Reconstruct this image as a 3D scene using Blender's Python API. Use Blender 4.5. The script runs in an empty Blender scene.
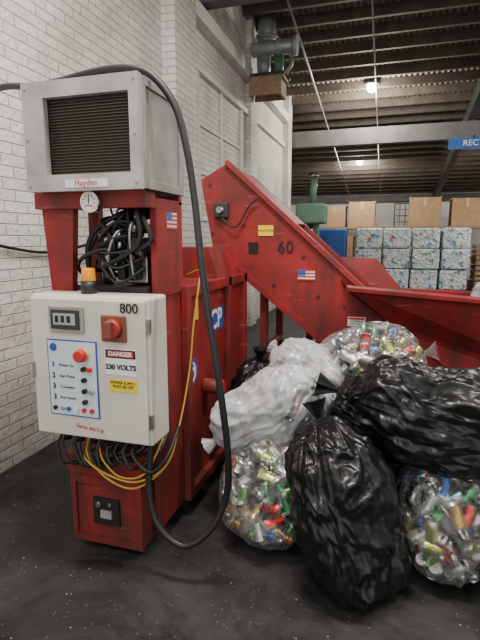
import bpy, math, random
from mathutils import Vector, Matrix, noise
random.seed(7)
S=bpy.context.scene
COL=S.collection
# ------------------------------------------------------------ materials
def newmat(name):
    m=bpy.data.materials.new(name); m.use_nodes=True
    nt=m.node_tree; b=nt.nodes['Principled BSDF']; return m,nt,b
def simple(name,col,rough=.5,metal=0,bump=0,bscale=30,var=0,vscale=4,col2=None,spec=.5):
    m,nt,b=newmat(name)
    b.inputs['Base Color'].default_value=(*col,1); b.inputs['Roughness'].default_value=rough
    b.inputs['Metallic'].default_value=metal; b.inputs['Specular IOR Level'].default_value=spec
    tc=nt.nodes.new('ShaderNodeTexCoord')
    if var>0:
        n=nt.nodes.new('ShaderNodeTexNoise'); n.inputs['Scale'].default_value=vscale; n.inputs['Detail'].default_value=8; n.inputs['Roughness'].default_value=.6
        nt.links.new(tc.outputs['Object'],n.inputs['Vector'])
        r=nt.nodes.new('ShaderNodeValToRGB'); r.color_ramp.elements[0].position=.35; r.color_ramp.elements[1].position=.65
        c2=col2 if col2 else tuple(c*(1-var) for c in col)
        r.color_ramp.elements[0].color=(*c2,1); r.color_ramp.elements[1].color=(*col,1)
        nt.links.new(n.outputs['Fac'],r.inputs['Fac']); nt.links.new(r.outputs['Color'],b.inputs['Base Color'])
    if bump>0:
        n=nt.nodes.new('ShaderNodeTexNoise'); n.inputs['Scale'].default_value=bscale; n.inputs['Detail'].default_value=4
        nt.links.new(tc.outputs['Object'],n.inputs['Vector'])
        bp=nt.nodes.new('ShaderNodeBump'); bp.inputs['Strength'].default_value=bump; bp.inputs['Distance'].default_value=.01
        nt.links.new(n.outputs['Fac'],bp.inputs['Height']); nt.links.new(bp.outputs['Normal'],b.inputs['Normal'])
    return m
def emis(name,col,st):
    m,nt,b=newmat(name); b.inputs['Emission Color'].default_value=(*col,1); b.inputs['Emission Strength'].default_value=st
    b.inputs['Base Color'].default_value=(*col,1); return m

def red_paint(name='red_paint',k=1):
    m,nt,b=newmat(name)
    tc=nt.nodes.new('ShaderNodeTexCoord')
    n=nt.nodes.new('ShaderNodeTexNoise'); n.inputs['Scale'].default_value=2.6; n.inputs['Detail'].default_value=10; n.inputs['Roughness'].default_value=.7
    r=nt.nodes.new('ShaderNodeValToRGB'); e=r.color_ramp.elements
    e[0].position=.32; e[0].color=(.14*k,.012*k,.011*k,1); e[1].position=.64; e[1].color=(.35*k,.018*k,.018*k,1)
    nt.links.new(tc.outputs['Object'],n.inputs['Vector']); nt.links.new(n.outputs['Fac'],r.inputs['Fac'])
    n2=nt.nodes.new('ShaderNodeTexNoise'); n2.inputs['Scale'].default_value=26; n2.inputs['Detail'].default_value=10; n2.inputs['Roughness'].default_value=.7
    nt.links.new(tc.outputs['Object'],n2.inputs['Vector'])
    r2=nt.nodes.new('ShaderNodeValToRGB'); e=r2.color_ramp.elements
    e[0].position=.34; e[0].color=(1,1,1,1); e[1].position=.38; e[1].color=(0,0,0,1)
    nt.links.new(n2.outputs['Fac'],r2.inputs['Fac'])
    mx=nt.nodes.new('ShaderNodeMixRGB'); mx.inputs['Color2'].default_value=(.07,.03,.025,1)
    nt.links.new(r2.outputs['Color'],mx.inputs['Fac']); nt.links.new(r.outputs['Color'],mx.inputs['Color1'])
    mp=nt.nodes.new('ShaderNodeMapping'); mp.inputs['Scale'].default_value=(9,9,1.3); nt.links.new(tc.outputs['Object'],mp.inputs[0])
    n3=nt.nodes.new('ShaderNodeTexNoise'); n3.inputs['Scale'].default_value=1; n3.inputs['Detail'].default_value=8; nt.links.new(mp.outputs[0],n3.inputs['Vector'])
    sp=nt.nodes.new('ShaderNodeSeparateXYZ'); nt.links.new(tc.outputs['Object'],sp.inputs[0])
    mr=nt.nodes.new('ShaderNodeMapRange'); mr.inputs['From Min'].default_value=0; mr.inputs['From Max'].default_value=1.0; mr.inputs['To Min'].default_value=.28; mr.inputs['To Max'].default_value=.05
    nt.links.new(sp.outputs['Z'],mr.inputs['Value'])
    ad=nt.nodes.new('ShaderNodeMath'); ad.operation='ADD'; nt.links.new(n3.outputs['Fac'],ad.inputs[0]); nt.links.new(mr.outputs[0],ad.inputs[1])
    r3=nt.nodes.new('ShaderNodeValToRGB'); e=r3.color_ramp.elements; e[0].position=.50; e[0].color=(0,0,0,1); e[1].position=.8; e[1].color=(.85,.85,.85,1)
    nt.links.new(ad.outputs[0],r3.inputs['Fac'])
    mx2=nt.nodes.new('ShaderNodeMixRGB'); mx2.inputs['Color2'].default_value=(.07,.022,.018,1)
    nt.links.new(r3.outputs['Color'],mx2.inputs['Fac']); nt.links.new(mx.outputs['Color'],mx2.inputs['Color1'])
    mp4=nt.nodes.new('ShaderNodeMapping'); mp4.inputs['Scale'].default_value=(3,3,22); mp4.inputs['Rotation'].default_value=(0,.6,0); nt.links.new(tc.outputs['Object'],mp4.inputs[0])
    n4=nt.nodes.new('ShaderNodeTexNoise'); n4.inputs['Scale'].default_value=1.6; n4.inputs['Detail'].default_value=6; nt.links.new(mp4.outputs[0],n4.inputs['Vector'])
    r4=nt.nodes.new('ShaderNodeValToRGB'); e=r4.color_ramp.elements; e[0].position=.64; e[0].color=(0,0,0,1); e[1].position=.72; e[1].color=(.4,.4,.4,1); nt.links.new(n4.outputs['Fac'],r4.inputs['Fac'])
    mx3=nt.nodes.new('ShaderNodeMixRGB'); mx3.inputs['Color2'].default_value=(.42,.16,.13,1); nt.links.new(r4.outputs['Color'],mx3.inputs['Fac']); nt.links.new(mx2.outputs['Color'],mx3.inputs['Color1'])
    nt.links.new(mx3.outputs['Color'],b.inputs['Base Color'])
    rr=nt.nodes.new('ShaderNodeMapRange'); rr.inputs['To Min'].default_value=.42; rr.inputs['To Max'].default_value=.72; nt.links.new(n.outputs['Fac'],rr.inputs['Value']); nt.links.new(rr.outputs[0],b.inputs['Roughness'])
    return m
RED=red_paint()
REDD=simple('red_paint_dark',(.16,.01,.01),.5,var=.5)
GREY=simple('cooler_grey_paint',(.36,.36,.34),.55,var=.45,vscale=4)
GRLT=simple('cooler_light_rim',(.48,.48,.455),.5,var=.35,vscale=5)
CREAM=simple('cabinet_cream_paint',(.68,.66,.58),.4,var=.12,vscale=3)
BLK=simple('black_rubber',(.012,.012,.013),.45)
DARK=simple('dark_void',(.008,.008,.008),.8)
STEEL=simple('steel',(.42,.42,.42),.35,1,var=.3)
DSTEEL=simple('dark_steel',(.07,.07,.07),.5,.6,var=.4)
GAPSHADE=simple('bag_gap_shade',(.03,.03,.027),.7)  # near-black colour stands in for shade between bagged cans
CHROME=simple('bright_metal',(.75,.75,.75),.2,1)
YEL=simple('yellow_cable',(.46,.28,.03),.5)
YLAB=simple('yellow_label',(.85,.62,.03),.5)
WLAB=simple('white_label',(.82,.82,.82),.5)
RLAB=simple('red_label',(.60,.02,.02),.4)
BLAB=simple('blue_label',(.02,.09,.42),.4)
PALE=simple('pale_blue_label',(.62,.70,.76),.4)
BTXT=simple('black_text',(.01,.01,.01),.6)
ORG=simple('orange_lens',(.85,.30,.01),.2)
BROWN=simple('rotary_brown',(.20,.06,.035),.4)
GLASS=simple('display_glass',(.03,.035,.035),.15)
CARD=simple('cardboard',(.46,.28,.15),.8,var=.2)
TAPE=simple('packing_tape',(.55,.40,.22),.4)
WOOD=simple('pallet_wood',(.36,.24,.14),.8,var=.35,vscale=8)
GRN=simple('green_machine_paint',(.12,.24,.16),.5,var=.3)
BLUE=simple('blue_tarp',(.03,.13,.45),.5,var=.3)
WPIPE=simple('galvanised_pipe',(.42,.45,.43),.45,.4,var=.3)
WPAINT=simple('white_wall_paint',(.80,.79,.75),.7,bump=.3,bscale=12,var=.15,vscale=2)
BEAM=simple('grey_beam_paint',(.15,.145,.14),.7,var=.3)
ROOFW=simple('purlin_wood',(.11,.085,.065),.8,var=.4,vscale=5)
LAMP=emis('lamp_glow',(1,.97,.9),40)

def brick():
    m,nt,b=newmat('white_painted_brick')
    tc=nt.nodes.new('ShaderNodeTexCoord'); sp=nt.nodes.new('ShaderNodeSeparateXYZ'); cb=nt.nodes.new('ShaderNodeCombineXYZ')
    nt.links.new(tc.outputs['Object'],sp.inputs[0])
    ad=nt.nodes.new('ShaderNodeMath'); ad.operation='ADD'
    nt.links.new(sp.outputs['X'],ad.inputs[0]); nt.links.new(sp.outputs['Y'],ad.inputs[1])
    nt.links.new(ad.outputs[0],cb.inputs['X']); nt.links.new(sp.outputs['Z'],cb.inputs['Y'])
    br=nt.nodes.new('ShaderNodeTexBrick'); nt.links.new(cb.outputs[0],br.inputs['Vector'])
    br.inputs['Scale'].default_value=1; br.inputs['Brick Width'].default_value=.215; br.inputs['Row Height'].default_value=.075
    br.inputs['Mortar Size'].default_value=.006; br.inputs['Mortar Smooth'].default_value=.8
    br.inputs['Color1'].default_value=(.84,.82,.78,1); br.inputs['Color2'].default_value=(.74,.72,.68,1); br.inputs['Mortar'].default_value=(.58,.56,.52,1)
    n=nt.nodes.new('ShaderNodeTexNoise'); n.inputs['Scale'].default_value=1.3; n.inputs['Detail'].default_value=9; n.inputs['Roughness'].default_value=.65
    nt.links.new(tc.outputs['Object'],n.inputs['Vector'])
    r=nt.nodes.new('ShaderNodeValToRGB'); e=r.color_ramp.elements; e[0].position=.34; e[0].color=(.66,.63,.58,1); e[1].position=.60; e[1].color=(1,1,1,1)
    nt.links.new(n.outputs['Fac'],r.inputs['Fac'])
    mx=nt.nodes.new('ShaderNodeMixRGB'); mx.blend_type='MULTIPLY'; mx.inputs['Fac'].default_value=.85
    nt.links.new(br.outputs['Color'],mx.inputs['Color1']); nt.links.new(r.outputs['Color'],mx.inputs['Color2'])
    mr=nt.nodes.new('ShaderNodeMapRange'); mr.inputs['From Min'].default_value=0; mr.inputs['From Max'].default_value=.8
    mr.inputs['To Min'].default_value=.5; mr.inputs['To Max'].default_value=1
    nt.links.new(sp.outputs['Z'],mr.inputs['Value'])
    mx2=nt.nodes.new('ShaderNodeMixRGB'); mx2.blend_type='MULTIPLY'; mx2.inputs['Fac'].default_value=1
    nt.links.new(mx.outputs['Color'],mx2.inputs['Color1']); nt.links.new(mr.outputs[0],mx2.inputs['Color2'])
    n4=nt.nodes.new('ShaderNodeTexNoise'); n4.inputs['Scale'].default_value=9; n4.inputs['Detail'].default_value=10; n4.inputs['Roughness'].default_value=.75; nt.links.new(tc.outputs['Object'],n4.inputs['Vector'])
    r4=nt.nodes.new('ShaderNodeValToRGB'); e=r4.color_ramp.elements; e[0].position=.33; e[0].color=(.7,.7,.7,1); e[1].position=.37; e[1].color=(0,0,0,1); nt.links.new(n4.outputs['Fac'],r4.inputs['Fac'])
    mx3=nt.nodes.new('ShaderNodeMixRGB'); mx3.inputs['Color2'].default_value=(.38,.33,.28,1); nt.links.new(r4.outputs['Color'],mx3.inputs['Fac']); nt.links.new(mx2.outputs['Color'],mx3.inputs['Color1'])
    nt.links.new(mx3.outputs['Color'],b.inputs['Base Color']); b.inputs['Roughness'].default_value=.7
    n3=nt.nodes.new('ShaderNodeTexNoise'); n3.inputs['Scale'].default_value=25; nt.links.new(tc.outputs['Object'],n3.inputs['Vector'])
    m1=nt.nodes.new('ShaderNodeMath'); m1.operation='MULTIPLY_ADD'; m1.inputs[1].default_value=-1
    nt.links.new(br.outputs['Fac'],m1.inputs[0]); nt.links.new(n3.outputs['Fac'],m1.inputs[2])
    bp=nt.nodes.new('ShaderNodeBump'); bp.inputs['Strength'].default_value=.8; bp.inputs['Distance'].default_value=.012
    nt.links.new(m1.outputs[0],bp.inputs['Height']); nt.links.new(bp.outputs['Normal'],b.inputs['Normal'])
    return m
BRICK=brick()
def floor_mat():
    m,nt,b=newmat('dark_concrete')
    tc=nt.nodes.new('ShaderNodeTexCoord')
    n=nt.nodes.new('ShaderNodeTexNoise'); n.inputs['Scale'].default_value=1.5; n.inputs['Detail'].default_value=12; n.inputs['Roughness'].default_value=.72; n.inputs['Distortion'].default_value=.5
    nt.links.new(tc.outputs['Object'],n.inputs['Vector'])
    r=nt.nodes.new('ShaderNodeValToRGB'); e=r.color_ramp.elements; e[0].position=.38; e[0].color=(.009,.009,.0095,1); e[1].position=.64; e[1].color=(.046,.043,.041,1)
    nt.links.new(n.outputs['Fac'],r.inputs['Fac'])
    col=r.outputs['Color']
    for sc,th,cut,c in ((26,.09,.86,(.28,.28,.26)),(60,.18,.88,(.15,.14,.125)),(45,.14,.9,(.004,.004,.004)),(14,.07,.85,(.2,.17,.12))):
        v=nt.nodes.new('ShaderNodeTexVoronoi'); v.inputs['Scale'].default_value=sc
        nt.links.new(tc.outputs['Object'],v.inputs['Vector'])
        lt=nt.nodes.new('ShaderNodeMath'); lt.operation='LESS_THAN'; lt.inputs[1].default_value=th; nt.links.new(v.outputs['Distance'],lt.inputs[0])
        sp=nt.nodes.new('ShaderNodeSeparateXYZ'); nt.links.new(v.outputs['Color'],sp.inputs[0])
        gt=nt.nodes.new('ShaderNodeMath'); gt.operation='GREATER_THAN'; gt.inputs[1].default_value=cut; nt.links.new(sp.outputs['X'],gt.inputs[0])
        mu=nt.nodes.new('ShaderNodeMath'); mu.operation='MULTIPLY'; nt.links.new(lt.outputs[0],mu.inputs[0]); nt.links.new(gt.outputs[0],mu.inputs[1])
        mx=nt.nodes.new('ShaderNodeMixRGB'); mx.inputs['Color2'].default_value=(*c,1)
        nt.links.new(mu.outputs[0],mx.inputs['Fac']); nt.links.new(col,mx.inputs['Color1']); col=mx.outputs['Color']
    nt.links.new(col,b.inputs['Base Color'])
    r2=nt.nodes.new('ShaderNodeMapRange'); r2.inputs['From Min'].default_value=.35; r2.inputs['From Max'].default_value=.65; r2.inputs['To Min'].default_value=.34; r2.inputs['To Max'].default_value=.8; nt.links.new(n.outputs['Fac'],r2.inputs['Value']); nt.links.new(r2.outputs[0],b.inputs['Roughness'])
    b.inputs['Specular IOR Level'].default_value=.35
    bp=nt.nodes.new('ShaderNodeBump'); bp.inputs['Strength'].default_value=.3; bp.inputs['Distance'].default_value=.01
    nt.links.new(n.outputs['Fac'],bp.inputs['Height']); nt.links.new(bp.outputs['Normal'],b.inputs['Normal'])
    return m
FLOOR=floor_mat()
def roof_mat():
    m,nt,b=newmat('corrugated_roof')
    tc=nt.nodes.new('ShaderNodeTexCoord')
    w=nt.nodes.new('ShaderNodeTexWave'); w.bands_direction='X'; w.inputs['Scale'].default_value=3; nt.links.new(tc.outputs['Object'],w.inputs['Vector'])
    r=nt.nodes.new('ShaderNodeValToRGB'); e=r.color_ramp.elements; e[0].color=(.13,.105,.085,1); e[1].color=(.28,.24,.20,1)
    nt.links.new(w.outputs['Fac'],r.inputs['Fac'])
    nt.links.new(r.outputs['Color'],b.inputs['Base Color']); b.inputs['Roughness'].default_value=.7
    bp=nt.nodes.new('ShaderNodeBump'); bp.inputs['Distance'].default_value=.05; nt.links.new(w.outputs['Fac'],bp.inputs['Height']); nt.links.new(bp.outputs['Normal'],b.inputs['Normal'])
    return m
ROOF=roof_mat()
def bale_mat():
    m,nt,b=newmat('crushed_can_bale')
    tc=nt.nodes.new('ShaderNodeTexCoord')
    n=nt.nodes.new('ShaderNodeTexNoise'); n.inputs['Scale'].default_value=9; nt.links.new(tc.outputs['Object'],n.inputs['Vector'])
    mv=nt.nodes.new('ShaderNodeMixRGB'); mv.inputs['Fac'].default_value=.12; nt.links.new(tc.outputs['Object'],mv.inputs['Color1']); nt.links.new(n.outputs['Color'],mv.inputs['Color2'])
    v=nt.nodes.new('ShaderNodeTexVoronoi'); v.inputs['Scale'].default_value=13; nt.links.new(mv.outputs[0],v.inputs['Vector'])
    sp=nt.nodes.new('ShaderNodeSeparateXYZ'); nt.links.new(v.outputs['Color'],sp.inputs[0])
    r=nt.nodes.new('ShaderNodeValToRGB'); r.color_ramp.interpolation='CONSTANT'; e=r.color_ramp.elements
    e[0].color=(.80,.88,.92,1); e[1].position=.25; e[1].color=(.52,.68,.78,1)
    for p,c in ((.45,(.88,.90,.90,1)),(.66,(.22,.38,.56,1)),(.73,(.78,.83,.83,1)),(.87,(.22,.38,.34,1)),(.91,(.5,.25,.22,1)),(.935,(.88,.88,.88,1))):
        x=e.new(p); x.color=c
    nt.links.new(sp.outputs['X'],r.inputs['Fac']); nt.links.new(r.outputs['Color'],b.inputs['Base Color'])
    b.inputs['Roughness'].default_value=.4
    bp=nt.nodes.new('ShaderNodeBump'); bp.inputs['Distance'].default_value=.05; nt.links.new(v.outputs['Distance'],bp.inputs['Height']); nt.links.new(bp.outputs['Normal'],b.inputs['Normal'])
    return m
BALE=bale_mat()
def can_mat():
    m,nt,b=newmat('aluminium_can')
    a=nt.nodes.new('ShaderNodeAttribute'); a.attribute_name='Col'
    tc=nt.nodes.new('ShaderNodeTexCoord'); n=nt.nodes.new('ShaderNodeTexNoise'); n.inputs['Scale'].default_value=30; n.inputs['Detail'].default_value=2; nt.links.new(tc.outputs['Object'],n.inputs['Vector'])
    r=nt.nodes.new('ShaderNodeValToRGB'); e=r.color_ramp.elements; e[0].position=.60; e[0].color=(0,0,0,1); e[1].position=.62; e[1].color=(1,1,1,1)
    nt.links.new(n.outputs['Fac'],r.inputs['Fac'])
    mx=nt.nodes.new('ShaderNodeMixRGB'); mx.inputs['Color2'].default_value=(.50,.49,.46,1)
    nt.links.new(r.outputs['Color'],mx.inputs['Fac']); nt.links.new(a.outputs['Color'],mx.inputs['Color1'])
    nt.links.new(mx.outputs['Color'],b.inputs['Base Color']); b.inputs['Metallic'].default_value=.8; b.inputs['Roughness'].default_value=.27
    bp=nt.nodes.new('ShaderNodeBump'); bp.inputs['Strength'].default_value=.7; bp.inputs['Distance'].default_value=.006; nt.links.new(n.outputs['Fac'],bp.inputs['Height']); nt.links.new(bp.outputs['Normal'],b.inputs['Normal'])
    return m
CAN=can_mat()
def plastic(name,col,opac,bumpd=.012,rough=.22,lo=.6,hi=1.6,scale=16,spec=.5,detail=4,sheen=.0,edge=.3):
    m,nt,b=newmat(name)
    b.inputs['Base Color'].default_value=(*col,1); b.inputs['Roughness'].default_value=rough; b.inputs['Specular IOR Level'].default_value=spec
    tc=nt.nodes.new('ShaderNodeTexCoord')
    mp=nt.nodes.new('ShaderNodeMapping'); mp.inputs['Scale'].default_value=(1,1,.5); nt.links.new(tc.outputs['Object'],mp.inputs[0])
    n=nt.nodes.new('ShaderNodeTexNoise'); n.inputs['Scale'].default_value=scale; n.inputs['Detail'].default_value=detail; n.inputs['Distortion'].default_value=1.8
    n.noise_type='RIDGED_MULTIFRACTAL'
    nt.links.new(mp.outputs[0],n.inputs['Vector'])
    bp=nt.nodes.new('ShaderNodeBump'); bp.inputs['Strength'].default_value=.7; bp.inputs['Distance'].default_value=bumpd
    nt.links.new(n.outputs['Fac'],bp.inputs['Height']); nt.links.new(bp.outputs['Normal'],b.inputs['Normal'])
    if opac<1:
        tr=nt.nodes.new('ShaderNodeBsdfTransparent'); mxs=nt.nodes.new('ShaderNodeMixShader')
        n2=nt.nodes.new('ShaderNodeTexNoise'); n2.inputs['Scale'].default_value=6; n2.inputs['Detail'].default_value=6; n2.inputs['Distortion'].default_value=2.5
        nt.links.new(tc.outputs['Object'],n2.inputs['Vector'])
        mr=nt.nodes.new('ShaderNodeMapRange'); mr.inputs['From Min'].default_value=.38; mr.inputs['From Max'].default_value=.68
        mr.inputs['To Min'].default_value=opac*lo; mr.inputs['To Max'].default_value=min(1,opac*hi)
        nt.links.new(n2.outputs['Fac'],mr.inputs['Value'])
        lw=nt.nodes.new('ShaderNodeLayerWeight'); lw.inputs['Blend'].default_value=.3; nt.links.new(bp.outputs['Normal'],lw.inputs['Normal'])
        ma=nt.nodes.new('ShaderNodeMath'); ma.operation='MULTIPLY_ADD'; ma.inputs[1].default_value=edge; ma.use_clamp=True
        nt.links.new(lw.outputs['Facing'],ma.inputs[0]); nt.links.new(mr.outputs[0],ma.inputs[2])
        nt.links.new(ma.outputs[0],mxs.inputs['Fac'])
        nt.links.new(tr.outputs[0],mxs.inputs[1]); nt.links.new(b.outputs[0],mxs.inputs[2])
        gl=nt.nodes.new('ShaderNodeBsdfGlossy'); gl.inputs['Roughness'].default_value=.16; gl.inputs['Color'].default_value=(.95,.95,.95,1); nt.links.new(bp.outputs['Normal'],gl.inputs['Normal'])
        m2=nt.nodes.new('ShaderNodeMixShader'); m2.inputs['Fac'].default_value=sheen
        nt.links.new(mxs.outputs[0],m2.inputs[1]); nt.links.new(gl.outputs[0],m2.inputs[2])
        nt.links.new(m2.outputs[0],nt.nodes['Material Output'].inputs['Surface'])
    return m
PBLK=plastic('black_bag_plastic',(.008,.008,.009),1,rough=.31,spec=.42,bumpd=.010,scale=7,detail=3)
PCLR=plastic('clear_bag_plastic',(.60,.62,.60),.045,lo=.2,hi=2.8,rough=.2,sheen=.045,edge=.22,bumpd=.010,scale=9)
PWHT=plastic('white_bag_plastic',(.66,.67,.70),.62,.009,lo=.70,hi=1.35,scale=7,rough=.26,sheen=.04,edge=.25)

# ------------------------------------------------------------ helpers
def link(o,parent=None):
    COL.objects.link(o)
    if parent is not None:
        o.parent=parent; o.matrix_parent_inverse=Matrix.Translation(parent.location).inverted()
    return o
def empty(name,loc):
    e=bpy.data.objects.new(name,None); e.location=loc; e.empty_display_size=.1; COL.objects.link(e); return e
def mesh(name,vs,fs,mat,parent=None,smooth=False,bevel=0):
    me=bpy.data.meshes.new(name); me.from_pydata([tuple(v) for v in vs],[],fs); me.update()
    if mat: me.materials.append(mat)
    if smooth:
        for p in me.polygons: p.use_smooth=True
    o=bpy.data.objects.new(name,me); link(o,parent)
    if bevel>0:
        b=o.modifiers.new('bevel','BEVEL'); b.width=bevel; b.segments=2; b.limit_method='ANGLE'
    return o
BF=[(0,3,2,1),(4,5,6,7),(0,1,5,4),(1,2,6,5),(2,3,7,6),(3,0,4,7)]
def bv(x0,x1,y0,y1,z0,z1): return [(x0,y0,z0),(x1,y0,z0),(x1,y1,z0),(x0,y1,z0),(x0,y0,z1),(x1,y0,z1),(x1,y1,z1),(x0,y1,z1)]
def box(name,x0,x1,y0,y1,z0,z1,mat,parent=None,bevel=0): return mesh(name,bv(x0,x1,y0,y1,z0,z1),BF,mat,parent,bevel=bevel)
def boxes(name,lst,mat,parent=None,bevel=0):
    vs=[];fs=[]
    for b in lst:
        o=len(vs); vs+=bv(*b); fs+=[tuple(i+o for i in f) for f in BF]
    return mesh(name,vs,fs,mat,parent,bevel=bevel)
def prism(name,pts,y0,y1,mat,parent=None,bevel=0):
    n=len(pts); vs=[(p[0],y0,p[1]) for p in pts]+[(p[0],y1,p[1]) for p in pts]
    fs=[tuple(range(n)),tuple(range(2*n-1,n-1,-1))]+[(i,i+n,(i+1)%n+n,(i+1)%n) for i in range(n)]
    return mesh(name,vs,fs,mat,parent,bevel=bevel)
def cyl(name,p0,p1,r,mat,parent=None,r2=None,seg=24,bevel=0):
    p0=Vector(p0);p1=Vector(p1); r2=r if r2 is None else r2
    q=(p1-p0).to_track_quat('Z','Y'); L=(p1-p0).length
    vs=[]
    for k in range(seg):
        a=2*math.pi*k/seg; vs.append(p0+q@Vector((r*math.cos(a),r*math.sin(a),0)))
    for k in range(seg):
        a=2*math.pi*k/seg; vs.append(p0+q@Vector((r2*math.cos(a),r2*math.sin(a),L)))
    fs=[tuple(range(seg-1,-1,-1)),tuple(range(seg,2*seg))]+[(i,(i+1)%seg,(i+1)%seg+seg,i+seg) for i in range(seg)]
    o=mesh(name,vs,fs,mat,parent,bevel=bevel)
    for p in o.data.polygons[2:]: p.use_smooth=True
    return o
def catmull(pts,n=10):
    P=[Vector(p) for p in pts]; P=[2*P[0]-P[1]]+P+[2*P[-1]-P[-2]]; out=[]
    for i in range(1,len(P)-2):
        for k in range(n):
            t=k/n; a,b,c,d=P[i-1],P[i],P[i+1],P[i+2]
            out.append(.5*((2*b)+(-a+c)*t+(2*a-5*b+4*c-d)*t*t+(-a+3*b-3*c+d)*t**3))
    out.append(P[-2]); return out
def tube(name,pts,r,mat,parent=None,seg=10,sm=True):
    C=catmull(pts) if sm else [Vector(p) for p in pts]
    vs=[];fs=[]; up=Vector((.13,.31,.94)).normalized(); prev=None
    for i,p in enumerate(C):
        t=(C[min(i+1,len(C)-1)]-C[max(i-1,0)]).normalized()
        if prev is None: n=t.cross(up).normalized()
        else: n=(prev-t*prev.dot(t)).normalized()
        prev=n; b=t.cross(n)
        for k in range(seg):
            a=2*math.pi*k/seg; vs.append(p+r*(math.cos(a)*n+math.sin(a)*b))
    for i in range(len(C)-1):
        for k in range(seg):
            fs.append((i*seg+k,i*seg+(k+1)%seg,(i+1)*seg+(k+1)%seg,(i+1)*seg+k))
    fs.append(tuple(range(seg-1,-1,-1))); e=(len(C)-1)*seg; fs.append(tuple(range(e,e+seg)))
    return mesh(name,vs,fs,mat,parent,smooth=True)
def text(name,s,loc,size,mat,parent,rot=(math.pi/2,0,0),bold=0):
    c=bpy.data.curves.new(name,'FONT'); c.body=s; c.size=size; c.extrude=.0006; c.offset=bold
    c.align_x='CENTER'; c.align_y='CENTER'; c.materials.append(mat)
    o=bpy.data.objects.new(name,c); o.location=loc; o.rotation_euler=rot
    return link(o,parent)

# ------------------------------------------------------------ room shell
def roofz(y): return 6.36-.138*y
box('floor',-9,8,-3,21,-.12,0,FLOOR)
mesh('ceiling',[(-9,-3,roofz(-3)),(8,-3,roofz(-3)),(8,21,roofz(21)),(-9,21,roofz(21)),(-9,-3,roofz(-3)+.1),(8,-3,roofz(-3)+.1),(8,21,roofz(21)+.1),(-9,21,roofz(21)+.1)],BF,ROOF)
def zwall(name,x0,x1,y0,y1,mat):
    a,b=roofz(y0),roofz(y1)
    return mesh(name,[(x0,y0,0),(x1,y0,0),(x1,y1,0),(x0,y1,0),(x0,y0,a),(x1,y0,a),(x1,y1,b),(x0,y1,b)],BF,mat)
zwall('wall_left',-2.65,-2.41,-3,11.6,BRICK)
zwall('wall_far_left',-9,-8.8,11.6,21,WPAINT)
zwall('wall_right',7.8,8,-3,21,WPAINT)
zwall('wall_back',-9,8,20.8,21,WPAINT)
zwall('wall_partition',-9,-2.65,11.4,11.6,WPAINT)
def pil(name,y0,y1,d): return zwall(name,-2.41,-2.41+d,y0,y1,BRICK)
pil('trim_1',5.05,5.65,.15); pil('trim_2',8.2,8.6,.10); pil('trim_3',11.2,11.6,.13)
box('trim_4',-2.41,-2.27,5.65,11.2,4.15,4.33,WPAINT,bevel=.01)
box('trim_5',-2.41,-2.35,5.65,11.2,3.62,3.70,WPAINT,bevel=.01)
boxes('window_1',[(-2.41,-2.37,5.95,6.01,1.2,3.62),(-2.41,-2.37,7.85,7.91,1.2,3.62),(-2.41,-2.37,5.95,7.91,1.14,1.2),(-2.41,-2.38,6.9,6.94,1.2,3.62)]+[(-2.41,-2.385,6.01,7.85,1.2+.6*k,1.22+.6*k) for k in range(1,4)],WPAINT)
vs=[];fs=[]
y=3.0
while y<20.7:
    o=len(vs); z=roofz(y); vs+=bv(-8.8,7.8,y,y+.07,z-.17,z-.005); fs+=[tuple(i+o for i in f) for f in BF]; y+=.5
for i,v in enumerate(vs):
    if v[0]<-3 and v[1]<11.6: vs[i]=(-2.40,v[1],v[2])
mesh('ceiling_purlins',vs,fs,ROOFW)
def rafter(name,x,w,d,y0,y1,mat):
    a,b=roofz(y0)-.17,roofz(y1)-.17
    return mesh(name,[(x,y0,a-d),(x+w,y0,a-d),(x+w,y1,b-d),(x,y1,b-d),(x,y0,a),(x+w,y0,a),(x+w,y1,b),(x,y1,b)],BF,mat)
rafter('ceiling_rafter',1.55,.16,.3,3,20.7,DSTEEL); rafter('ceiling_rafter',5.2,.16,.3,3,20.7,DSTEEL)
box('cross_beam',-2.55,7.7,11.65,11.85,3.68,4.03,BEAM)
box('cross_beam',-2.40,7.7,6.0,6.2,4.40,4.62,BEAM)
box('cross_beam',-8.7,7.7,20.5,20.75,3.05,3.3,BEAM)
tube('ceiling_conduit',[(-1.6,5,5.4),(-1.6,12,4.44),(-1.6,20,3.35)],.018,WPIPE,sm=False)
tube('ceiling_conduit',[(-.4,5,5.4),(-.4,12,4.44),(-.4,20,3.35)],.014,WPIPE,sm=False)
def lamp(name,x,y,z):
    e=empty(name,(x,y,z))
    zz=roofz(y)
    cyl('stem',(x,y,z+.1),(x,y,zz-.02),.012,DSTEEL,e)
    cyl('shade',(x,y,z+.02),(x,y,z+.14),.16,DSTEEL,e,r2=.05)
    vs=[];fs=[];n=16
    for i in range(9):
        th=math.pi*i/8
        for k in range(n):
            a=2*math.pi*k/n; vs.append((x+.1*math.sin(th)*math.cos(a),y+.1*math.sin(th)*math.sin(a),z-.03+.1*math.cos(th)))
    for i in range(8):
        for k in range(n): fs.append((i*n+k,(i+1)*n+k,(i+1)*n+(k+1)%n,i*n+(k+1)%n))
    mesh('bulb',vs,fs,LAMP,e,smooth=True)
    l=bpy.data.lights.new(name+'_light','POINT'); l.energy=240; l.shadow_soft_size=.2; l.color=(1,.95,.86)
    lo=bpy.data.objects.new('light',l); lo.location=(x,y,z-.3); link(lo,e)
lamp('pendant_lamp',-.49,10.9,4.68); lamp('pendant_lamp',-1.0,16.2,4.0); lamp('pendant_lamp',3.6,13.5,4.0)

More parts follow.
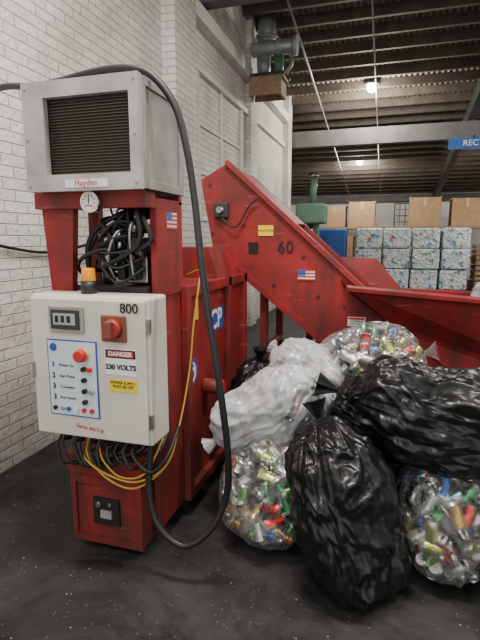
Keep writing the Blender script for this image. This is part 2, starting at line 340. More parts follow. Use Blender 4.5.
B=empty('wall_ventilation_blower',(-2.1,8.4,4.4))
cyl('riser_pipe',(-2.10,8.4,4.7),(-2.10,8.4,5.18),.15,WPIPE,B)
cyl('riser_flange',(-2.10,8.4,4.82),(-2.10,8.4,4.87),.19,WPIPE,B)
cyl('riser_flange_b',(-2.10,8.4,4.70),(-2.10,8.4,4.74),.19,WPIPE,B)
cyl('drum',(-2.28,8.15,4.60),(-1.60,8.15,4.60),.115,WPIPE,B,bevel=.01)
cyl('drum_cap',(-1.60,8.15,4.60),(-1.54,8.15,4.60),.15,WPIPE,B); cyl('drum_ring',(-1.86,8.15,4.60),(-1.82,8.15,4.60),.14,WPIPE,B)
cyl('motor',(-2.1,8.2,4.50),(-2.1,8.2,4.18),.12,WPIPE,B,r2=.10)
cyl('motor_fins',(-1.85,8.2,4.50),(-1.85,8.2,4.22),.08,GRN,B)
tube('blower_pipe',[(-1.66,8.15,4.52),(-1.62,8.15,4.35),(-1.72,8.18,4.22)],.03,WPIPE,B)
boxes('wood_bracket',[(-2.29,-1.72,8.0,8.4,4.10,4.15),(-2.29,-1.76,8.0,8.04,3.86,4.10),(-2.29,-1.76,8.36,8.4,3.86,4.10),(-1.80,-1.76,8.04,8.36,3.86,4.10)],WOOD,B)
boxes('bracket_arms',[(-2.29,-1.7,7.98,8.02,4.15,4.19),(-2.29,-1.7,8.38,8.42,4.15,4.19)],DSTEEL,B)

# ------------------------------------------------------------ densifier machine
M=empty('can_densifier_machine',(-1.3,2.6,0))
box('main_body',-1.62,-1.03,2.30,3.42,.10,1.30,RED,M,bevel=.01)
boxes('body_ribs',[(-1.03,-.99,2.30,2.36,.10,1.31),(-1.03,-.99,3.0,3.05,.10,1.31),(-1.03,-.99,3.36,3.42,.10,1.31),(-1.03,-.99,2.36,3.42,1.25,1.31),(-1.03,-.99,2.36,3.42,.10,.16)],RED,M,bevel=.004)
boxes('feet',[(-1.6,-1.5,2.4,2.5,0,.1),(-1.15,-1.05,2.4,2.5,0,.1),(-1.6,-1.5,3.3,3.4,0,.1),(-1.15,-1.05,3.3,3.4,0,.1)],DSTEEL,M)
prism('receiving_chute',[(-1.6,1.30),(-1.05,1.30),(-1.12,1.50),(-1.6,1.50)],2.95,3.40,RED,M)
PX0,PX1,PY=-1.465,-1.075,1.91
box('pedestal',PX0,PX1,PY,2.30,.045,.40,RED,M,bevel=.008)
prism('pedestal_collar',[(PX0,.40),(PX1,.40),(PX1+.03,.50),(PX0-.05,.50)],PY-.01,2.30,RED,M)
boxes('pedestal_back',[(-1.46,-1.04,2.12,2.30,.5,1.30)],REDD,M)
box('pedestal_side',-1.06,-1.03,2.0,2.30,.10,1.30,RED,M,bevel=.004)
boxes('pedestal_rim',[(PX0,PX1,PY-.015,PY,.36,.40),(PX0,PX1,PY-.015,PY,.045,.08),(PX0,PX0+.025,PY-.015,PY,.08,.36),(PX1-.025,PX1,PY-.015,PY,.08,.36)],RED,M)
box('outlet_recess',-1.345,-1.20,PY-.012,PY+.01,.15,.29,DARK,M)
box('outlet_socket',-1.30,-1.24,PY-.022,PY-.01,.19,.23,GREY,M)
cyl('socket_face',(-1.315,PY-.01,.255),(-1.315,PY-.02,.255),.014,CHROME,M); cyl('socket_face_b',(-1.25,PY-.01,.262),(-1.25,PY-.02,.262),.01,CHROME,M)
cyl('caster',(-1.39,1.97,.022),(-1.35,1.97,.022),.022,BLK,M); cyl('caster_b',(-1.17,1.97,.022),(-1.13,1.97,.022),.022,BLK,M)
cx0,cx1,cy,cz0,cz1=-1.535,-.94,1.78,.655,1.31
box('control_cabinet',cx0,cx1,cy,cy+.17,cz0,cz1,CREAM,M,bevel=.012)
box('cabinet_door',cx0+.012,cx1-.012,cy-.02,cy-.002,cz0+.012,cz1-.012,CREAM,M,bevel=.006)
F=cy-.021
boxes('cabinet_hinges',[(cx1-.012,cx1+.004,cy-.012,cy+.01,.74,.80),(cx1-.012,cx1+.004,cy-.012,cy+.01,1.16,1.22)],STEEL,M)
box('cabinet_latch',cx0+.012,cx0+.022,F-.012,F,.93,1.0,STEEL,M)
box('display_bezel',-1.415,-1.24,F-.014,F,1.15,1.265,GREY,M,bevel=.004)
box('display_window',-1.40,-1.255,F-.018,F-.012,1.165,1.25,GLASS,M)
DG=simple('display_grey',(.35,.38,.38),.3)
box('display_insert',-1.385,-1.275,F-.021,F-.017,1.185,1.235,DG,M); boxes('display_digits',[(-1.375+.03*k,-1.358+.03*k,F-.0225,F-.020,1.195,1.225) for k in range(3)],BTXT,M)
box('switch_plate',-1.155,-1.035,F-.012,F,1.12,1.235,BROWN,M,bevel=.008)
cyl('switch_dial',(-1.095,F-.012,1.179),(-1.095,F-.04,1.179),.045,simple('dial_red',(.32,.035,.02),.4),M,r2=.038)
box('switch_handle',-1.11,-1.08,F-.06,F-.035,1.142,1.217,BROWN,M,bevel=.006)
box('button_panel_border',-1.44,-1.185,F-.004,F,.765,1.115,BLAB,M)
box('button_panel',-1.434,-1.191,F-.006,F-.002,.771,1.109,PALE,M)
cyl('panel_logo',(-1.405,F-.006,1.08),(-1.405,F-.009,1.08),.018,BLAB,M)
cyl('stop_base',(-1.25,F-.006,1.055),(-1.25,F-.02,1.055),.026,YLAB,M)
cyl('stop_mushroom',(-1.25,F-.02,1.055),(-1.25,F-.05,1.055),.030,RLAB,M,r2=.026,bevel=.004)
for i,(zz,s) in enumerate(((1.0,'1'),(.95,'2'),(.90,'3'),(.85,'3'))):
    text('panel_number_%d'%i,s,(-1.41,F-.008,zz),.034,BTXT,M,bold=.001)
    text('panel_caption_%d'%i,('Power On','Start Pump','Conveyor','Key Switch')[i],(-1.34,F-.008,zz),.018,BTXT,M)
for i,(xx,zz,mt) in enumerate(((-1.25,.99,BLK),(-1.22,.99,RLAB),(-1.25,.94,BLK),(-1.25,.89,BLK),(-1.215,.89,CHROME),(-1.25,.84,BLK))):
    cyl('push_button_%d'%i,(xx,F-.006,zz),(xx,F-.022,zz),.011,mt,M)
for i,(xx,mt) in enumerate(((-1.41,BLK),(-1.37,CHROME),(-1.34,BLAB),(-1.30,WLAB),(-1.26,RLAB),(-1.22,RLAB))):
    cyl('indicator_%d'%i,(xx,F-.006,.80),(xx,F-.016,.80),.010,mt,M)
box('danger_label_board',-1.145,-.995,F-.003,F,.975,1.09,WLAB,M)
box('danger_label_black',-1.142,-.998,F-.004,F-.002,1.05,1.087,BTXT,M)
box('danger_bar',-1.132,-1.008,F-.005,F-.003,1.056,1.081,RLAB,M,bevel=.001)
text('danger_word','DANGER',(-1.07,F-.006,1.0685),.028,WLAB,M,bold=.0006)
text('volts_word','230 VOLTS',(-1.07,F-.005,1.01),.031,BTXT,M,bold=.0012)
box('yellow_label',-1.13,-.995,F-.003,F,.90,.955,YLAB,M)
text('yellow_words','POWER SUPPLY\nMUST BE OFF',(-1.062,F-.005,.933),.017,BTXT,M)
text('unit_number','800',(-1.02,F-.006,1.265),.058,BTXT,M,bold=.0005)
text('cabinet_script','Serial 4417-B',(-1.24,F-.004,.715),.026,RLAB,M,rot=(math.pi/2,.12,0))
for i in range(6):
    xx=-1.44+i*.075; cyl('gland_%d'%i,(xx,1.86,.655),(xx,1.86,.60),.02,BLK,M)
prism('frame_post_left',[(-1.555,1.30),(-1.44,1.30),(-1.41,1.70),(-1.585,1.70)],1.96,2.0,RED,M)
prism('frame_post_left_web',[(-1.555,1.30),(-1.535,1.30),(-1.565,1.70),(-1.585,1.70)],2.0,2.14,RED,M)
box('frame_post_left_rear',-1.53,-1.47,2.25,2.30,1.30,1.72,RED,M)
box('frame_panel_right',-1.055,-1.02,2.03,2.32,1.28,1.74,RED,M,bevel=.004)
boxes('frame_top',[(-1.60,-1.02,1.93,1.97,1.69,1.765),(-1.54,-1.02,2.28,2.32,1.72,1.765),(-1.54,-1.48,1.97,2.28,1.70,1.765),(-1.055,-1.02,1.97,2.03,1.69,1.765)],RED,M,bevel=.003)
cyl('gauge_case',(-1.28,1.93,1.715),(-1.28,1.895,1.715),.046,CHROME,M)
cyl('gauge_face',(-1.28,1.895,1.715),(-1.28,1.893,1.715),.039,WLAB,M)
boxes('gauge_scale',[(-1.298,-1.262,1.8915,1.893,1.696,1.702)],RLAB,M)
box('gauge_needle',-1.2815,-1.2785,1.8895,1.892,1.708,1.743,BTXT,M)
for k in range(9):
    a=math.radians(225-k*33.75); cyl('gauge_tick_%d'%k,(-1.28+.03*math.cos(a),1.893,1.715+.03*math.sin(a)),(-1.28+.03*math.cos(a),1.8915,1.715+.03*math.sin(a)),.003,BTXT,M,seg=6)
cyl('pump_motor',(-1.32,2.45,1.40),(-1.32,2.80,1.40),.08,DSTEEL,M,bevel=.01)
box('valve_manifold',-1.24,-1.10,2.08,2.24,1.34,1.47,STEEL,M,bevel=.006)
box('valve_block',-1.22,-1.12,2.06,2.2,1.47,1.56,simple('valve_grey',(.2,.2,.2),.5,.5),M,bevel=.006)
boxes('solenoids',[(-1.17,-1.13,2.02,2.07,1.36,1.48),(-1.23,-1.19,2.02,2.07,1.36,1.48)],BLK,M,bevel=.004)
cyl('filter_can',(-1.09,2.2,1.46),(-1.09,2.2,1.66),.033,CHROME,M)
cyl('valve_stem',(-1.36,2.15,1.32),(-1.36,2.15,1.44),.03,STEEL,M)
box('tank_top',-1.46,-1.06,2.0,2.30,1.305,1.33,DSTEEL,M)
random.seed(3)
for i in range(28):
    xa=random.uniform(-1.38,-1.08); xb=random.uniform(-1.30,-1.08); zt=random.uniform(1.60,1.74); ym=random.uniform(1.98,2.18)
    tube('hydraulic_hose_%d'%i,[(xa,2.15,1.34+random.uniform(0,.1)),(xa-.02,ym,1.42+random.uniform(-.02,.07)),( (xa+xb)/2+random.uniform(-.10,.09),ym-.02,1.54+random.uniform(-.05,.05)),(xb,ym,zt-.02),(xb+.02,2.2,zt)],random.choice((.005,.008,.012)),BLK,M,seg=8)
for i in range(5):
    z0=1.38+.05*i; tube('cross_hose_%d'%i,[(-1.38+.02*i,2.05,z0),(-1.30,1.985,z0+.05-.02*i),(-1.2,1.975,z0-.03+.02*i),(-1.09,2.04,z0+.04)],.007,BLK,M,seg=8)
for i,(x,z) in enumerate(((-1.2,1.52),(-1.14,1.46),(-1.26,1.44),(-1.12,1.6),(-1.3,1.56))):
    cyl('hose_fitting_%d'%i,(x,2.0,z-.015),(x+.006,2.0,z+.02),.012,STEEL,M,seg=6)
tube('hydraulic_hose_loop',[(-1.40,2.1,1.34),(-1.40,2.05,1.45),(-1.32,2.02,1.58),(-1.20,2.05,1.62),(-1.17,2.1,1.5)],.010,BLK,M)
tube('hydraulic_hose_loop_b',[(-1.42,2.1,1.34),(-1.43,2.0,1.42),(-1.36,1.98,1.48),(-1.25,2.0,1.5),(-1.2,2.1,1.4)],.010,BLK,M)
tube('steel_line',[(-1.24,2.02,1.36),(-1.25,1.98,1.46),(-1.2,1.98,1.58),(-1.16,2.05,1.6)],.008,STEEL,M)
tube('steel_line_b',[(-1.14,2.02,1.36),(-1.13,1.98,1.5),(-1.12,1.98,1.62),(-1.09,2.1,1.68)],.007,STEEL,M)
cyl('beacon_base',(-1.285,1.87,1.31),(-1.285,1.87,1.365),.036,BLK,M)
cyl('beacon_lens',(-1.285,1.87,1.365),(-1.285,1.87,1.425),.034,ORG,M,r2=.029,bevel=.006)
ux0,ux1,uy0,uy1,uz0,uz1=-1.555,-1.005,1.86,2.29,1.765,2.21
boxes('cooler_casing',[(ux0,ux0+.015,uy0,uy1,uz0,uz1),(ux1-.015,ux1,uy0,uy1,uz0,uz1),(ux0,ux1,uy0,uy1,uz1-.015,uz1),(ux0,ux1,uy0,uy1,uz0,uz0+.015),(ux0,ux1,uy1-.015,uy1,uz0,uz1)],GREY,M)
boxes('cooler_front_frame',[(ux0-.008,ux0+.10,uy0-.012,uy0+.02,uz0-.005,uz1+.008),(ux1-.035,ux1+.008,uy0-.012,uy0+.02,uz0-.005,uz1+.008),(ux0+.10,ux1-.035,uy0-.012,uy0+.02,uz1-.06,uz1+.008),(ux0+.10,ux1-.035,uy0-.012,uy0+.02,uz0-.005,uz0+.065)],GRLT,M)
boxes('cooler_side_ribs',[(ux1,ux1+.012,uy0+.02,uy0+.05,uz0,uz1),(ux1,ux1+.012,uy1-.04,uy1,uz0,uz1),(ux1,ux1+.010,uy0+.05,uy1-.04,uz1-.03,uz1),(ux1,ux1+.010,uy0+.05,uy1-.04,uz0,uz0+.04)],GREY,M,bevel=.003)
CORE=simple('radiator_core',(.06,.06,.045),.6,.2)
box('cooler_core',ux0+.08,ux1-.03,uy0+.04,uy0+.06,uz0+.05,uz1-.045,CORE,M)
boxes('cooler_fins',[(ux0+.10,ux1-.037,uy0+.025,uy0+.04,uz0+.072+.0125*k,uz0+.0745+.0125*k) for k in range(25)],simple('fin_metal',(.10,.10,.075),.6,.3),M)
box('cooler_badge',-1.36,-1.15,uy0-.016,uy0-.011,uz0+.008,uz0+.041,WLAB,M)
text('badge_word','Hayden',(-1.255,uy0-.018,uz0+.026),.038,RLAB,M)
for i,(xx,zz) in enumerate(((ux0+.01,uz0+.02),(ux1-.01,uz0+.02),(ux0+.01,uz1-.02),(ux1-.01,uz1-.02),(ux0+.01,1.98),(ux1-.01,1.98))):
    cyl('cooler_screw_%d'%i,(xx,uy0-.012,zz),(xx,uy0-.016,zz),.006,STEEL,M,seg=10)
R90=(math.pi/2,0,math.pi/2)
box('flag_sticker_w',-1.02,-1.018,2.14,2.25,1.60,1.68,WLAB,M)
boxes('flag_sticker_r',[(-1.0185,-1.017,2.14,2.25,1.60+.02*k,1.61+.02*k) for k in range(4)],RLAB,M)
box('flag_sticker_b',-1.017,-1.016,2.14,2.19,1.64,1.68,BLAB,M)
cyl('round_sticker',(-1.03,2.43,.81),(-1.026,2.43,.81),.085,BLAB,M); cyl('round_sticker_w',(-1.026,2.43,.81),(-1.0255,2.43,.81),.06,WLAB,M)
text('round_sticker_s','S',(-1.024,2.43,.81),.12,BLAB,M,rot=R90,bold=.003)
box('logo_panel_blue',-1.03,-1.027,2.70,2.98,.98,1.12,BLAB,M)
text('logo_stripe','CP',(-1.025,2.84,1.05),.17,WLAB,M,rot=R90,bold=.004)
box('yellow_tag',-1.03,-1.027,2.50,2.54,1.10,1.22,YLAB,M)
cyl('ram_cylinder',(-1.03,2.62,.68),(-.93,2.62,.68),.045,RED,M,bevel=.006); cyl('ram_cap',(-.93,2.62,.68),(-.90,2.62,.68),.04,RLAB,M)
for i,(dx,sag) in enumerate(((0,.0),(.03,-.03))):
    tube('yellow_cable_%d'%i,[(-1.38+dx*2,1.86,.62),(-1.35+dx,1.84,.54),(-1.24+dx,1.82,.48+sag),(-1.07,1.84,.44+sag),(-.98,1.98,.47),(-.975,2.12,.60),(-.98,2.28,.85),(-.975,2.34,1.1),(-.975,2.42,1.30),(-1.0,2.5,1.38),(-1.1,2.55,1.35)],.005,YEL,M,seg=8)
tube('yellow_cable_2',[(-1.27,1.86,.62),(-1.24,1.84,.53),(-1.14,1.83,.46),(-1.04,1.88,.47),(-1.0,2.0,.6)],.005,YEL,M,seg=8)
for i in range(10):
    xx=-1.48+i*.045+random.uniform(-.012,.012); dz=random.uniform(-.03,.03)
    tube('black_lead_%d'%i,[(xx,1.86,.62),(xx-.01,1.84,.57),(xx+random.uniform(.02,.08),1.84,.51+dz),(xx+.1,1.98,.54+dz),(xx+.1,2.11,.62)],random.choice((.006,.009)),BLK,M,seg=8)
tube('power_cable',[(-2.40,2.25,2.20),(-2.15,2.18,2.26),(-1.9,2.1,2.30),(-1.62,2.0,2.255),(-1.45,1.95,2.245),(-1.23,1.93,2.262),(-1.08,1.94,2.262),(-.98,1.95,2.225),(-.88,1.95,2.10),(-.825,1.94,1.92),(-.785,1.92,1.71),(-.745,1.88,1.47),(-.70,1.85,1.22),(-.65,1.84,.926),(-.622,1.855,.63),(-.635,1.87,.43),(-.70,1.84,.27),(-.82,1.81,.185),(-.95,1.82,.26),(-1.0,1.84,.42),(-.995,1.87,.65)],.0155,BLK,M,seg=14)
tube('wall_cable',[(-2.395,2.1,1.60),(-2.385,2.6,1.50),(-2.38,3.0,1.46),(-2.3,3.4,1.52),(-2.0,3.3,1.62),(-1.66,2.9,1.66),(-1.50,2.4,1.60)],.011,BLK,M)

# ------------------------------------------------------------ inclined conveyor + hopper
C=empty('inclined_conveyor',(-.5,4.0,1.2))
def side(y0,y1,nm): prism(nm,[(-1.36,1.47),(-.36,.68),(.30,.15),(.85,.15),(.85,.30),(.15,.89),(-1.24,2.14),(-1.46,2.02)],y0,y1,RED,C,bevel=.006)
side(3.70,3.73,'side_plate_near'); side(4.45,4.48,'side_plate_far')
def slab(nm,a,b,th,mat,y0=3.73,y1=4.45):
    (x0,z0),(x1,z1)=a,b; d=Vector((x1-x0,z1-z0)).normalized(); n=Vector((-d.y,d.x))*th
    prism(nm,[(x0,z0),(x1,z1),(x1+n.x,z1+n.y),(x0+n.x,z0+n.y)],y0,y1,mat,C)
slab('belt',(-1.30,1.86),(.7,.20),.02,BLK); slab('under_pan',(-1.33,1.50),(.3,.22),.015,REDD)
slab('hood',(-1.36,2.05),(-1.24,2.12),.02,RED); slab('hood_top',(-1.24,2.11),(-.75,1.67),.02,RED)
for k in range(9):
    t=k/9; x=-1.2+1.8*t; z=1.80-1.5*t; box('cleat_%d'%k,x-.01,x+.01,3.75,4.43,z,z+.06,BLK,C)
slab('top_flange',(-1.25,2.135),(.15,.88),.035,RED,3.665,3.735); slab('bottom_flange',(-1.36,1.455),(-.30,.62),.04,RED,3.665,3.735)
cyl('head_shaft',(-1.28,3.62,1.78),(-1.28,4.5,1.78),.025,STEEL,C); box('bearing_block',-1.34,-1.22,3.66,3.70,1.72,1.84,DSTEEL,C,bevel=.01)
box('inspection_hole',-1.06,-.98,3.695,3.70,1.44,1.53,DARK,C)
for i,(x,z) in enumerate(((-1.38,1.98),(-1.36,1.6),(-1.1,1.66),(-.62,1.42),(-.5,1.12),(-.3,1.05),(-.1,.85),(-1.2,1.42),(-.85,1.2))):
    cyl('bolt_%d'%i,(x,3.70,z),(x,3.69,z),.012,DSTEEL,C,seg=8)
tube('sensor_wire',[(-1.28,3.66,1.72),(-1.15,3.65,1.65),(-1.05,3.66,1.80),(-.98,3.66,1.86)],.007,BLK,C)
box('caution_label',-.98,-.86,3.693,3.699,1.58,1.66,YLAB,C); text('caution_words','CAUTION',(-.92,3.69,1.62),.026,BTXT,C)
text('conveyor_number','60',(-.76,3.69,1.49),.13,BTXT,C)
box('flag_white',-.66,-.53,3.694,3.699,1.24,1.32,WLAB,C); boxes('flag_red',[(-.66,-.53,3.692,3.6945,1.24+.024*k,1.251+.024*k) for k in range(4)],RLAB,C); box('flag_blue',-.66,-.60,3.690,3.693,1.28,1.32,BLAB,C)
box('warning_label',-.27,-.14,3.694,3.699,.90,.97,WLAB,C); box('warning_bar',-.265,-.145,3.692,3.695,.95,.967,RLAB,C); text('warning_words','WARNING\nKEEP CLEAR',(-.205,3.69,.928),.020,BTXT,C)
boxes('legs',[(-.98,-.92,3.76,3.82,0,1.14),(-.98,-.92,4.36,4.42,0,1.14),(-.60,-.55,3.76,3.82,0,.84),(-.60,-.55,4.36,4.42,0,.84),(-.92,-.60,3.77,3.81,.62,.67),(-.98,-.92,3.82,4.36,.62,.67),(-.92,-.6,3.77,3.81,.2,.25)],RED,C,bevel=.004)
def plate(nm,pts,mat,th=.02,par=None):
    P=[Vector(p) for p in pts]; n=(P[1]-P[0]).cross(P[2]-P[0]).normalized()*th; k=len(P)
    vs=P+[p+n for p in P]; fs=[tuple(range(k-1,-1,-1)),tuple(range(k,2*k))]+[(i,(i+1)%k,(i+1)%k+k,i+k) for i in range(k)]
    return mesh(nm,vs,fs,mat,par or C,bevel=.003)
plate('hopper_front_panel',[(-.24,3.48,1.215),(.16,3.66,.88),(.88,3.66,.32),(2.0,3.66,.32),(2.2,3.38,1.07)],RED)
plate('hopper_front_rim',[(-.27,3.44,1.22),(-.27,3.50,1.23),(2.2,3.42,1.08),(2.2,3.35,1.07)],RED,.03)
plate('hopper_back_panel',[(2.0,4.5,.32),(.0,4.5,.7),(-.2,4.62,1.12),(2.2,4.62,1.08)],RED)
plate('hopper_back_rim',[(-.2,4.60,1.11),(-.2,4.66,1.11),(2.2,4.66,1.08),(2.2,4.6,1.08)],RED,.03)
plate('hopper_end_wing',[(-.66,4.52,1.05),(.15,4.56,1.09),(-.10,4.60,1.38),(-.62,4.60,1.39)],RED)
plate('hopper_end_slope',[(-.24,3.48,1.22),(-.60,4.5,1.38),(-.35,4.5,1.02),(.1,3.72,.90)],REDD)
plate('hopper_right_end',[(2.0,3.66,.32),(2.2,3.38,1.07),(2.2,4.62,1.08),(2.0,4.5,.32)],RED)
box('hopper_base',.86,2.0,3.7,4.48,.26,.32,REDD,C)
boxes('hopper_legs',[(.95,1.02,3.72,3.79,0,.26),(1.9,1.97,3.72,3.79,0,.26),(.95,1.02,4.4,4.47,0,.26),(1.9,1.97,4.4,4.47,0,.26)],RED,C)

# ------------------------------------------------------------ bags
def ridged(v,f):
    return 1-abs(noise.noise(v*f))*2
def make_surf(center,radii,axis,seed,lump,pleat,zmin,crink,stretch=.35,fine=.2):
    c=Vector(center); ax=Vector(axis).normalized(); q=ax.to_track_quat('Z','Y'); off=Vector((seed*13.7,seed*5.1,seed*9.3))
    def f(t,phi,shrink=0.):
        cp,sp=math.cos(phi),math.sin(phi)
        if t<.10:
            u=t/.10; r=.20*(1-u)**1.2+.045; a=1.30-.24*u; kn=1
        else:
            th=(t-.10)/.90*math.pi; s=max(math.sin(th),0); r=.045*(1-(t-.1)/.9)+ (s**.78)*.97; a=math.cos(th)
            a=math.copysign(abs(a)**.85,a)*1.0+.06*math.exp(-(th/.3)**2); kn=math.exp(-th/.75)
        pl=noise.noise(Vector((cp*2.6,sp*2.6,t*1.2))+off)*1.0+noise.noise(Vector((cp*6,sp*6,t*2))+off)*.8+noise.noise(Vector((cp*13,sp*13,t*3))+off)*.5
        r*=1+pleat*(kn*.9+.10)*pl
        p=Vector((r*cp*radii[0],r*sp*radii[1],a*radii[2]))
        w=q@p
        nrm=Vector((cp*r/radii[0],sp*r/radii[1],a/radii[2])); nrm=(q@nrm)
        if nrm.length>1e-6: nrm.normalize()
        pw=w+off
        d=lump*noise.noise(pw*4.5)*1.3+lump*.45*noise.noise(pw*11)+lump*.22*noise.noise(pw*22)
        if shrink==0:
            wl=Vector((p.x,p.y,p.z*stretch)); wv=Vector((noise.noise(pw*5),noise.noise(pw*5+Vector((9,2,1))),noise.noise(pw*4+Vector((1,8,3)))*.6))*.12
            d+=crink*(ridged(wl+wv+off,9)**2*1.0+ridged(wl*1.0+wv+off,19)**2*.5+ridged(Vector((p.x,p.y,p.z*.7))+wv*1.5+off*2,32)**2*fine-.5)
        env=min(1,max(0,(t-.06)/.1))
        w=w+nrm*(d*env-shrink)+c
        if w.z<zmin+.03:
            w.z=zmin+.03*math.exp((w.z-zmin-.03)/.12)*.9+.002
        return w
    return f
def shell(name,f,mat,parent=None,nt=110,nph=150):
    vs=[];fs=[]
    for i in range(nt+1):
        for j in range(nph): vs.append(f(i/nt,2*math.pi*j/nph))
    for i in range(nt):
        for j in range(nph): fs.append((i*nph+j,(i+1)*nph+j,(i+1)*nph+(j+1)%nph,i*nph+(j+1)%nph))
    return mesh(name,vs,fs,mat,parent,smooth=True)
PAL=[(.50,.50,.49)]*6+[(.45,.02,.02)]*2+[(.42,.38,.05),(.02,.08,.34),(.02,.20,.06),(.03,.27,.08),(.10,.29,.05),(.04,.16,.06),(.60,.60,.57),(.45,.25,.04),(.01,.01,.015),(.01,.01,.015),(.08,.26,.42),(.34,.40,.07),(.38,.31,.14),(.03,.04,.15)]
def cans_mesh(name,lst,parent,rnd):
    vs=[];fs=[];cols=[]; seg=14
    for p,ax,L,sq in lst:
        q=Vector(ax).normalized().to_track_quat('Z','Y'); R=.0325
        prof=[(.0,-.45,0),(.70,-.45,0),(.78,-.5,0),(1,-.42,0),(1,-.1,1),(1,.1,1),(1,.36,1),(.82,.48,0),(.80,.5,0),(.74,.47,0),(.68,.455,0),(.3,.455,2),(0,.455,2)]
        o=len(vs); col=rnd.choice(PAL); al=(.52,.52,.50); kx=rnd.uniform(-.5,.5); tw=rnd.uniform(-.5,.5); ph0=rnd.uniform(0,6)
        for mi,(pr,pz,_) in enumerate(prof):
            dent=1-((.26 if L<.09 else .06) if mi in(4,5) else 0)
            for k in range(seg):
                a=2*math.pi*k/seg; dd=1-(.16*max(0,math.cos(2*a+ph0+mi)) if mi in(4,5) else 0)
                vs.append(p+q@Vector((R*pr*dent*dd*math.cos(a)*sq+kx*.014*(1 if mi in(4,5) else 0),R*pr*dent*dd*math.sin(a)+tw*.010*(1 if mi==5 else 0),L*pz+R*.25*tw*math.cos(a)*(1 if mi>=6 else 0))))
        for m_ in range(len(prof)-1):
            fl=prof[m_+1][2]
            for k in range(seg):
                fs.append((o+m_*seg+k,o+m_*seg+(k+1)%seg,o+(m_+1)*seg+(k+1)%seg,o+(m_+1)*seg+k))
                c=al
                if fl==1: c=col
                if fl==2 and k<4: c=(.01,.01,.01)
                cols.append(c)
    ob=mesh(name,vs,fs,CAN,parent,smooth=True)
    ca=ob.data.color_attributes.new('Col','FLOAT_COLOR','CORNER')
    buf=[]
    for p in ob.data.polygons: buf+=list((*cols[p.index],1))*p.loop_total
    ca.data.foreach_set('color',buf)
    ob.data.set_sharp_from_angle(angle=math.radians(32))
    return ob
def cans(name,f,n,parent,rnd,depth):
    lst=[];pts=[]
    tries=0
    while len(lst)<n and tries<n*14:
        tries+=1
        ct=rnd.uniform(-1,1); th=math.acos(ct); t=.10+.90*th/math.pi
        if th<.3: continue
        ph=rnd.uniform(0,2*math.pi)
        dd=depth[0] if len(lst)<n*.5 else rnd.uniform(*depth)
        p=f(t,ph,dd)
        if p.z<.045: p.z=.045
        md=.056 if len(lst)<n*.5 else .038
        if any((p-q).length<md for q in pts): continue
        pts.append(p)
        nn=(f(t,ph,.001)-f(t,ph,.05)).normalized()
        ax=Vector((rnd.gauss(0,1),rnd.gauss(0,1),rnd.gauss(0,1))).normalized()
        ax=(ax-nn*ax.dot(nn)*.65).normalized()
        lst.append((p,ax,rnd.choice((.115,.11,.10,.085,.065)),rnd.choice((1,1,.85,.65))))
    return cans_mesh(name,lst,parent,rnd)
def black_bag(center,radii,axis,seed,lump=.036,pleat=.22,crink=.022,zmin=0,stretch=.28):
    f=make_surf(center,radii,axis,seed,lump,pleat,zmin,crink,stretch,.12)
    return shell('black_garbage_bag',f,PBLK,nt=190,nph=260)
def can_bag(name,center,radii,axis,seed,n,mat,lump=.03,pleat=.12,crink=.010,zmin=0,depth=(.042,.10)):
    E=empty(name,center); f=make_surf(center,radii,axis,seed,lump,pleat,zmin,crink)
    shell('plastic_film',f,mat,E)
    cans('cans',f,n,E,random.Random(seed),depth)
    f2=lambda t,p: f(t,p,.105)
    shell('gap_shade_core',f2,GAPSHADE,E,nt=30,nph=40)  # added dark core: blocks see-through and paints the gaps between cans as shaded
    return E
can_bag('clear_bag_of_cans',(-.53,2.27,.25),(.265,.25,.26),(.2,.5,1),1,380,PCLR)
can_bag('clear_bag_of_cans',(.29,2.28,.27),(.22,.24,.28),(.0,.3,1),2,380,PCLR)
can_bag('clear_bag_of_cans',(.76,2.14,.28),(.25,.25,.29),(.1,.3,1),3,400,PCLR)
black_bag((-.13,2.03,.355),(.235,.20,.385),(-.36,.25,1),4)
black_bag((-.775,2.95,.39),(.18,.20,.37),(.05,-.1,1),5)
black_bag((-.14,2.92,.30),(.34,.30,.29),(0,.2,1),6)
black_bag((.62,2.95,.32),(.34,.28,.30),(0,.2,1),8)
can_bag('white_bag_of_cans',(-.56,2.42,.645),(.175,.19,.33),(-.85,-.15,-.55),9,240,PWHT,crink=.022,lump=.035,depth=(.055,.11))
can_bag('white_bag_of_cans',(-.43,2.82,.73),(.18,.20,.24),(-.5,.2,.3),10,180,PWHT,crink=.018,depth=(.055,.11))
can_bag('clear_bag_of_cans',(-.09,2.88,.82),(.22,.22,.31),(1,.1,.25),11,400,PCLR)
black_bag((.30,2.34,.70),(.245,.24,.48),(-1,.0,.22),12,lump=.045)
fH=make_surf((.93,4.0,1.10),(.2,.20,.30),(1,0,.1),14,.03,.12,.2,.02)
shell('grey_garbage_bag',fH,simple('grey_bag_plastic',(.35,.37,.38),.35),nt=60,nph=80)

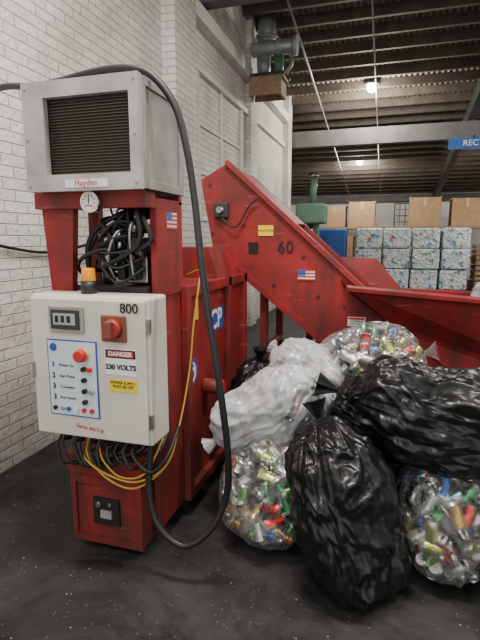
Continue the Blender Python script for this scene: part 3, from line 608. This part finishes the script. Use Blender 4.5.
# ------------------------------------------------------------ far background
for c in range(4):
    for r in range(3):
        x0=-1.02+c*.86; z0=.0+r*.645
        w,d,h=.83,.9,.62
        rn2=random.Random(c*7+r); jx=rn2.uniform(0,.03); jy=rn2.uniform(0,.08)
        mesh('can_bale',[(x0+jx+a*(w-.03),16.1+jy+b*d,z0+.002+cc*h) for a,b,cc in ((0,0,0),(1,0,0),(1,1,0),(0,1,0),(0,0,1),(1,0,1),(1,1,1),(0,1,1))],BF,BALE,bevel=.05)
K=empty('storage_rack',(0,18,1))
boxes('posts',[(x,x+.08,y,y+.08,0,2.0) for x in (-2.9,-.6,1.7,4.2) for y in (17.4,18.5)],BLUE,K)
boxes('shelves',[(-2.9,4.28,17.38,18.6,1.92,1.99),(-2.9,4.28,17.38,18.6,.9,.96)],WOOD,K)
def cbox(x0,x1,z0,h,y0=17.5,y1=18.4):
    E=empty('cardboard_box',((x0+x1)/2,y0,z0))
    box('carton',x0,x1,y0,y1,z0,z0+h,CARD,E,bevel=.01)
    xm=(x0+x1)/2; box('tape',xm-.04,xm+.04,y0-.004,y0,z0+h*.7,z0+h,TAPE,E)
    boxes('flaps',[(x0-.02,x0+.02,y0,y1,z0+h-.02,z0+h+.02),(x1-.02,x1+.02,y0,y1,z0+h-.02,z0+h+.02)],CARD,E)
for a,b,h in ((-2.25,-1.5,.72),(-1.38,-.5,.85),(.62,1.6,.95),(1.95,2.85,.9),(3.0,3.9,.85)): cbox(a,b,1.992,h)
for a,b,h in ((-1.9,-1.2,.7),(-2.8,-2.1,.6)): cbox(a,b,.962,h)
box('blue_bin',-2.3,-1.35,16.3,17.0,.0,1.9,BLUE,bevel=.05)
P=empty('pallet_stack',(3.0,16.5,0))
boxes('planks',[(2.55,3.7,16.0+.17*k,16.12+.17*k,.1+.16*j,.125+.16*j) for k in range(6) for j in range(9)],WOOD,P)
boxes('blocks',[(x,x+.1,16.0,16.97,.0+.16*j,.1+.16*j) for x in (2.55,3.07,3.6) for j in range(9)],WOOD,P)
G=empty('green_press_machine',(-1.9,12.6,0))
box('base',-2.3,-1.5,12.4,13.0,0,.9,GRN,G,bevel=.03); box('column',-2.05,-1.75,12.6,12.9,.9,2.35,GRN,G,bevel=.03)
box('head',-2.3,-1.55,12.3,12.9,1.95,2.45,GRN,G,bevel=.05); cyl('cylinder',(-1.9,12.6,2.45),(-1.9,12.6,3.1),.09,GRN,G); cyl('cylinder_cap',(-1.9,12.6,3.1),(-1.9,12.6,3.2),.12,STEEL,G)
box('table',-2.25,-1.45,12.2,12.6,1.2,1.28,GRN,G,bevel=.01); cyl('ram',(-1.9,12.45,1.28),(-1.9,12.45,1.95),.05,STEEL,G)
boxes('window_2',[(.15,.18,20.74,20.79,2.0,3.0),(1.2,1.23,20.74,20.79,2.0,3.0),(.15,1.23,20.74,20.79,2.97,3.0)]+[(.15+.21*k,.165+.21*k,20.75,20.79,2.0,3.0) for k in range(1,5)]+[(.15,1.23,20.75,20.79,2.0+.25*k,2.015+.25*k) for k in range(4)],BEAM)
S1=empty('hanging_blue_sign',(2.0,11.5,3.4)); box('board',1.12,2.6,11.5,11.53,3.44,3.66,BLUE,S1)
text('words','RECYCLING',(1.85,11.49,3.55),.17,WLAB,S1); boxes('hooks',[(1.6,1.62,11.5,11.65,3.64,3.72),(2.4,2.42,11.5,11.65,3.64,3.72)],DSTEEL,S1)

# ------------------------------------------------------------ lights
w=bpy.data.worlds.new('World'); S.world=w; w.use_nodes=True
w.node_tree.nodes['Background'].inputs[0].default_value=(1,.98,.95,1); w.node_tree.nodes['Background'].inputs[1].default_value=1.4
def fill_fixture(x,y,z,en,sx=1.6,sy=.4):  # invented ceiling light, added out of view as fill for the room
    E=empty('ceiling_strip_light',(x,y,z)); box('fill_housing',x-sx/2,x+sx/2,y-sy/2,y+sy/2,z,z+.06,GREY,E)
    boxes('fill_hangers',[(x-sx/2+.1,x-sx/2+.115,y,y+.01,z+.06,roofz(y)-.02),(x+sx/2-.1,x+sx/2-.085,y,y+.01,z+.06,roofz(y)-.02)],STEEL,E)
    l=bpy.data.lights.new('fill_strip','AREA'); l.shape='RECTANGLE'; l.size=sx; l.size_y=sy; l.energy=en; l.color=(1,.95,.87)
    o=bpy.data.objects.new('fill_area_light',l); o.location=(x,y,z-.02); link(o,E)
fill_fixture(-.6,1.6,4.9,195); fill_fixture(2.5,2.5,4.9,140); fill_fixture(-.8,-1.2,5.0,100)
fill_fixture(-5.5,16.5,3.3,130); fill_fixture(3.8,9.0,4.4,150); fill_fixture(5.5,16.5,3.5,140)

cam=bpy.data.cameras.new('camera'); co=bpy.data.objects.new('camera',cam); COL.objects.link(co)
cam.sensor_width=36; cam.lens=27; co.location=(0,0,1.55); co.rotation_euler=(math.radians(80.5),0,math.radians(17)); S.camera=co
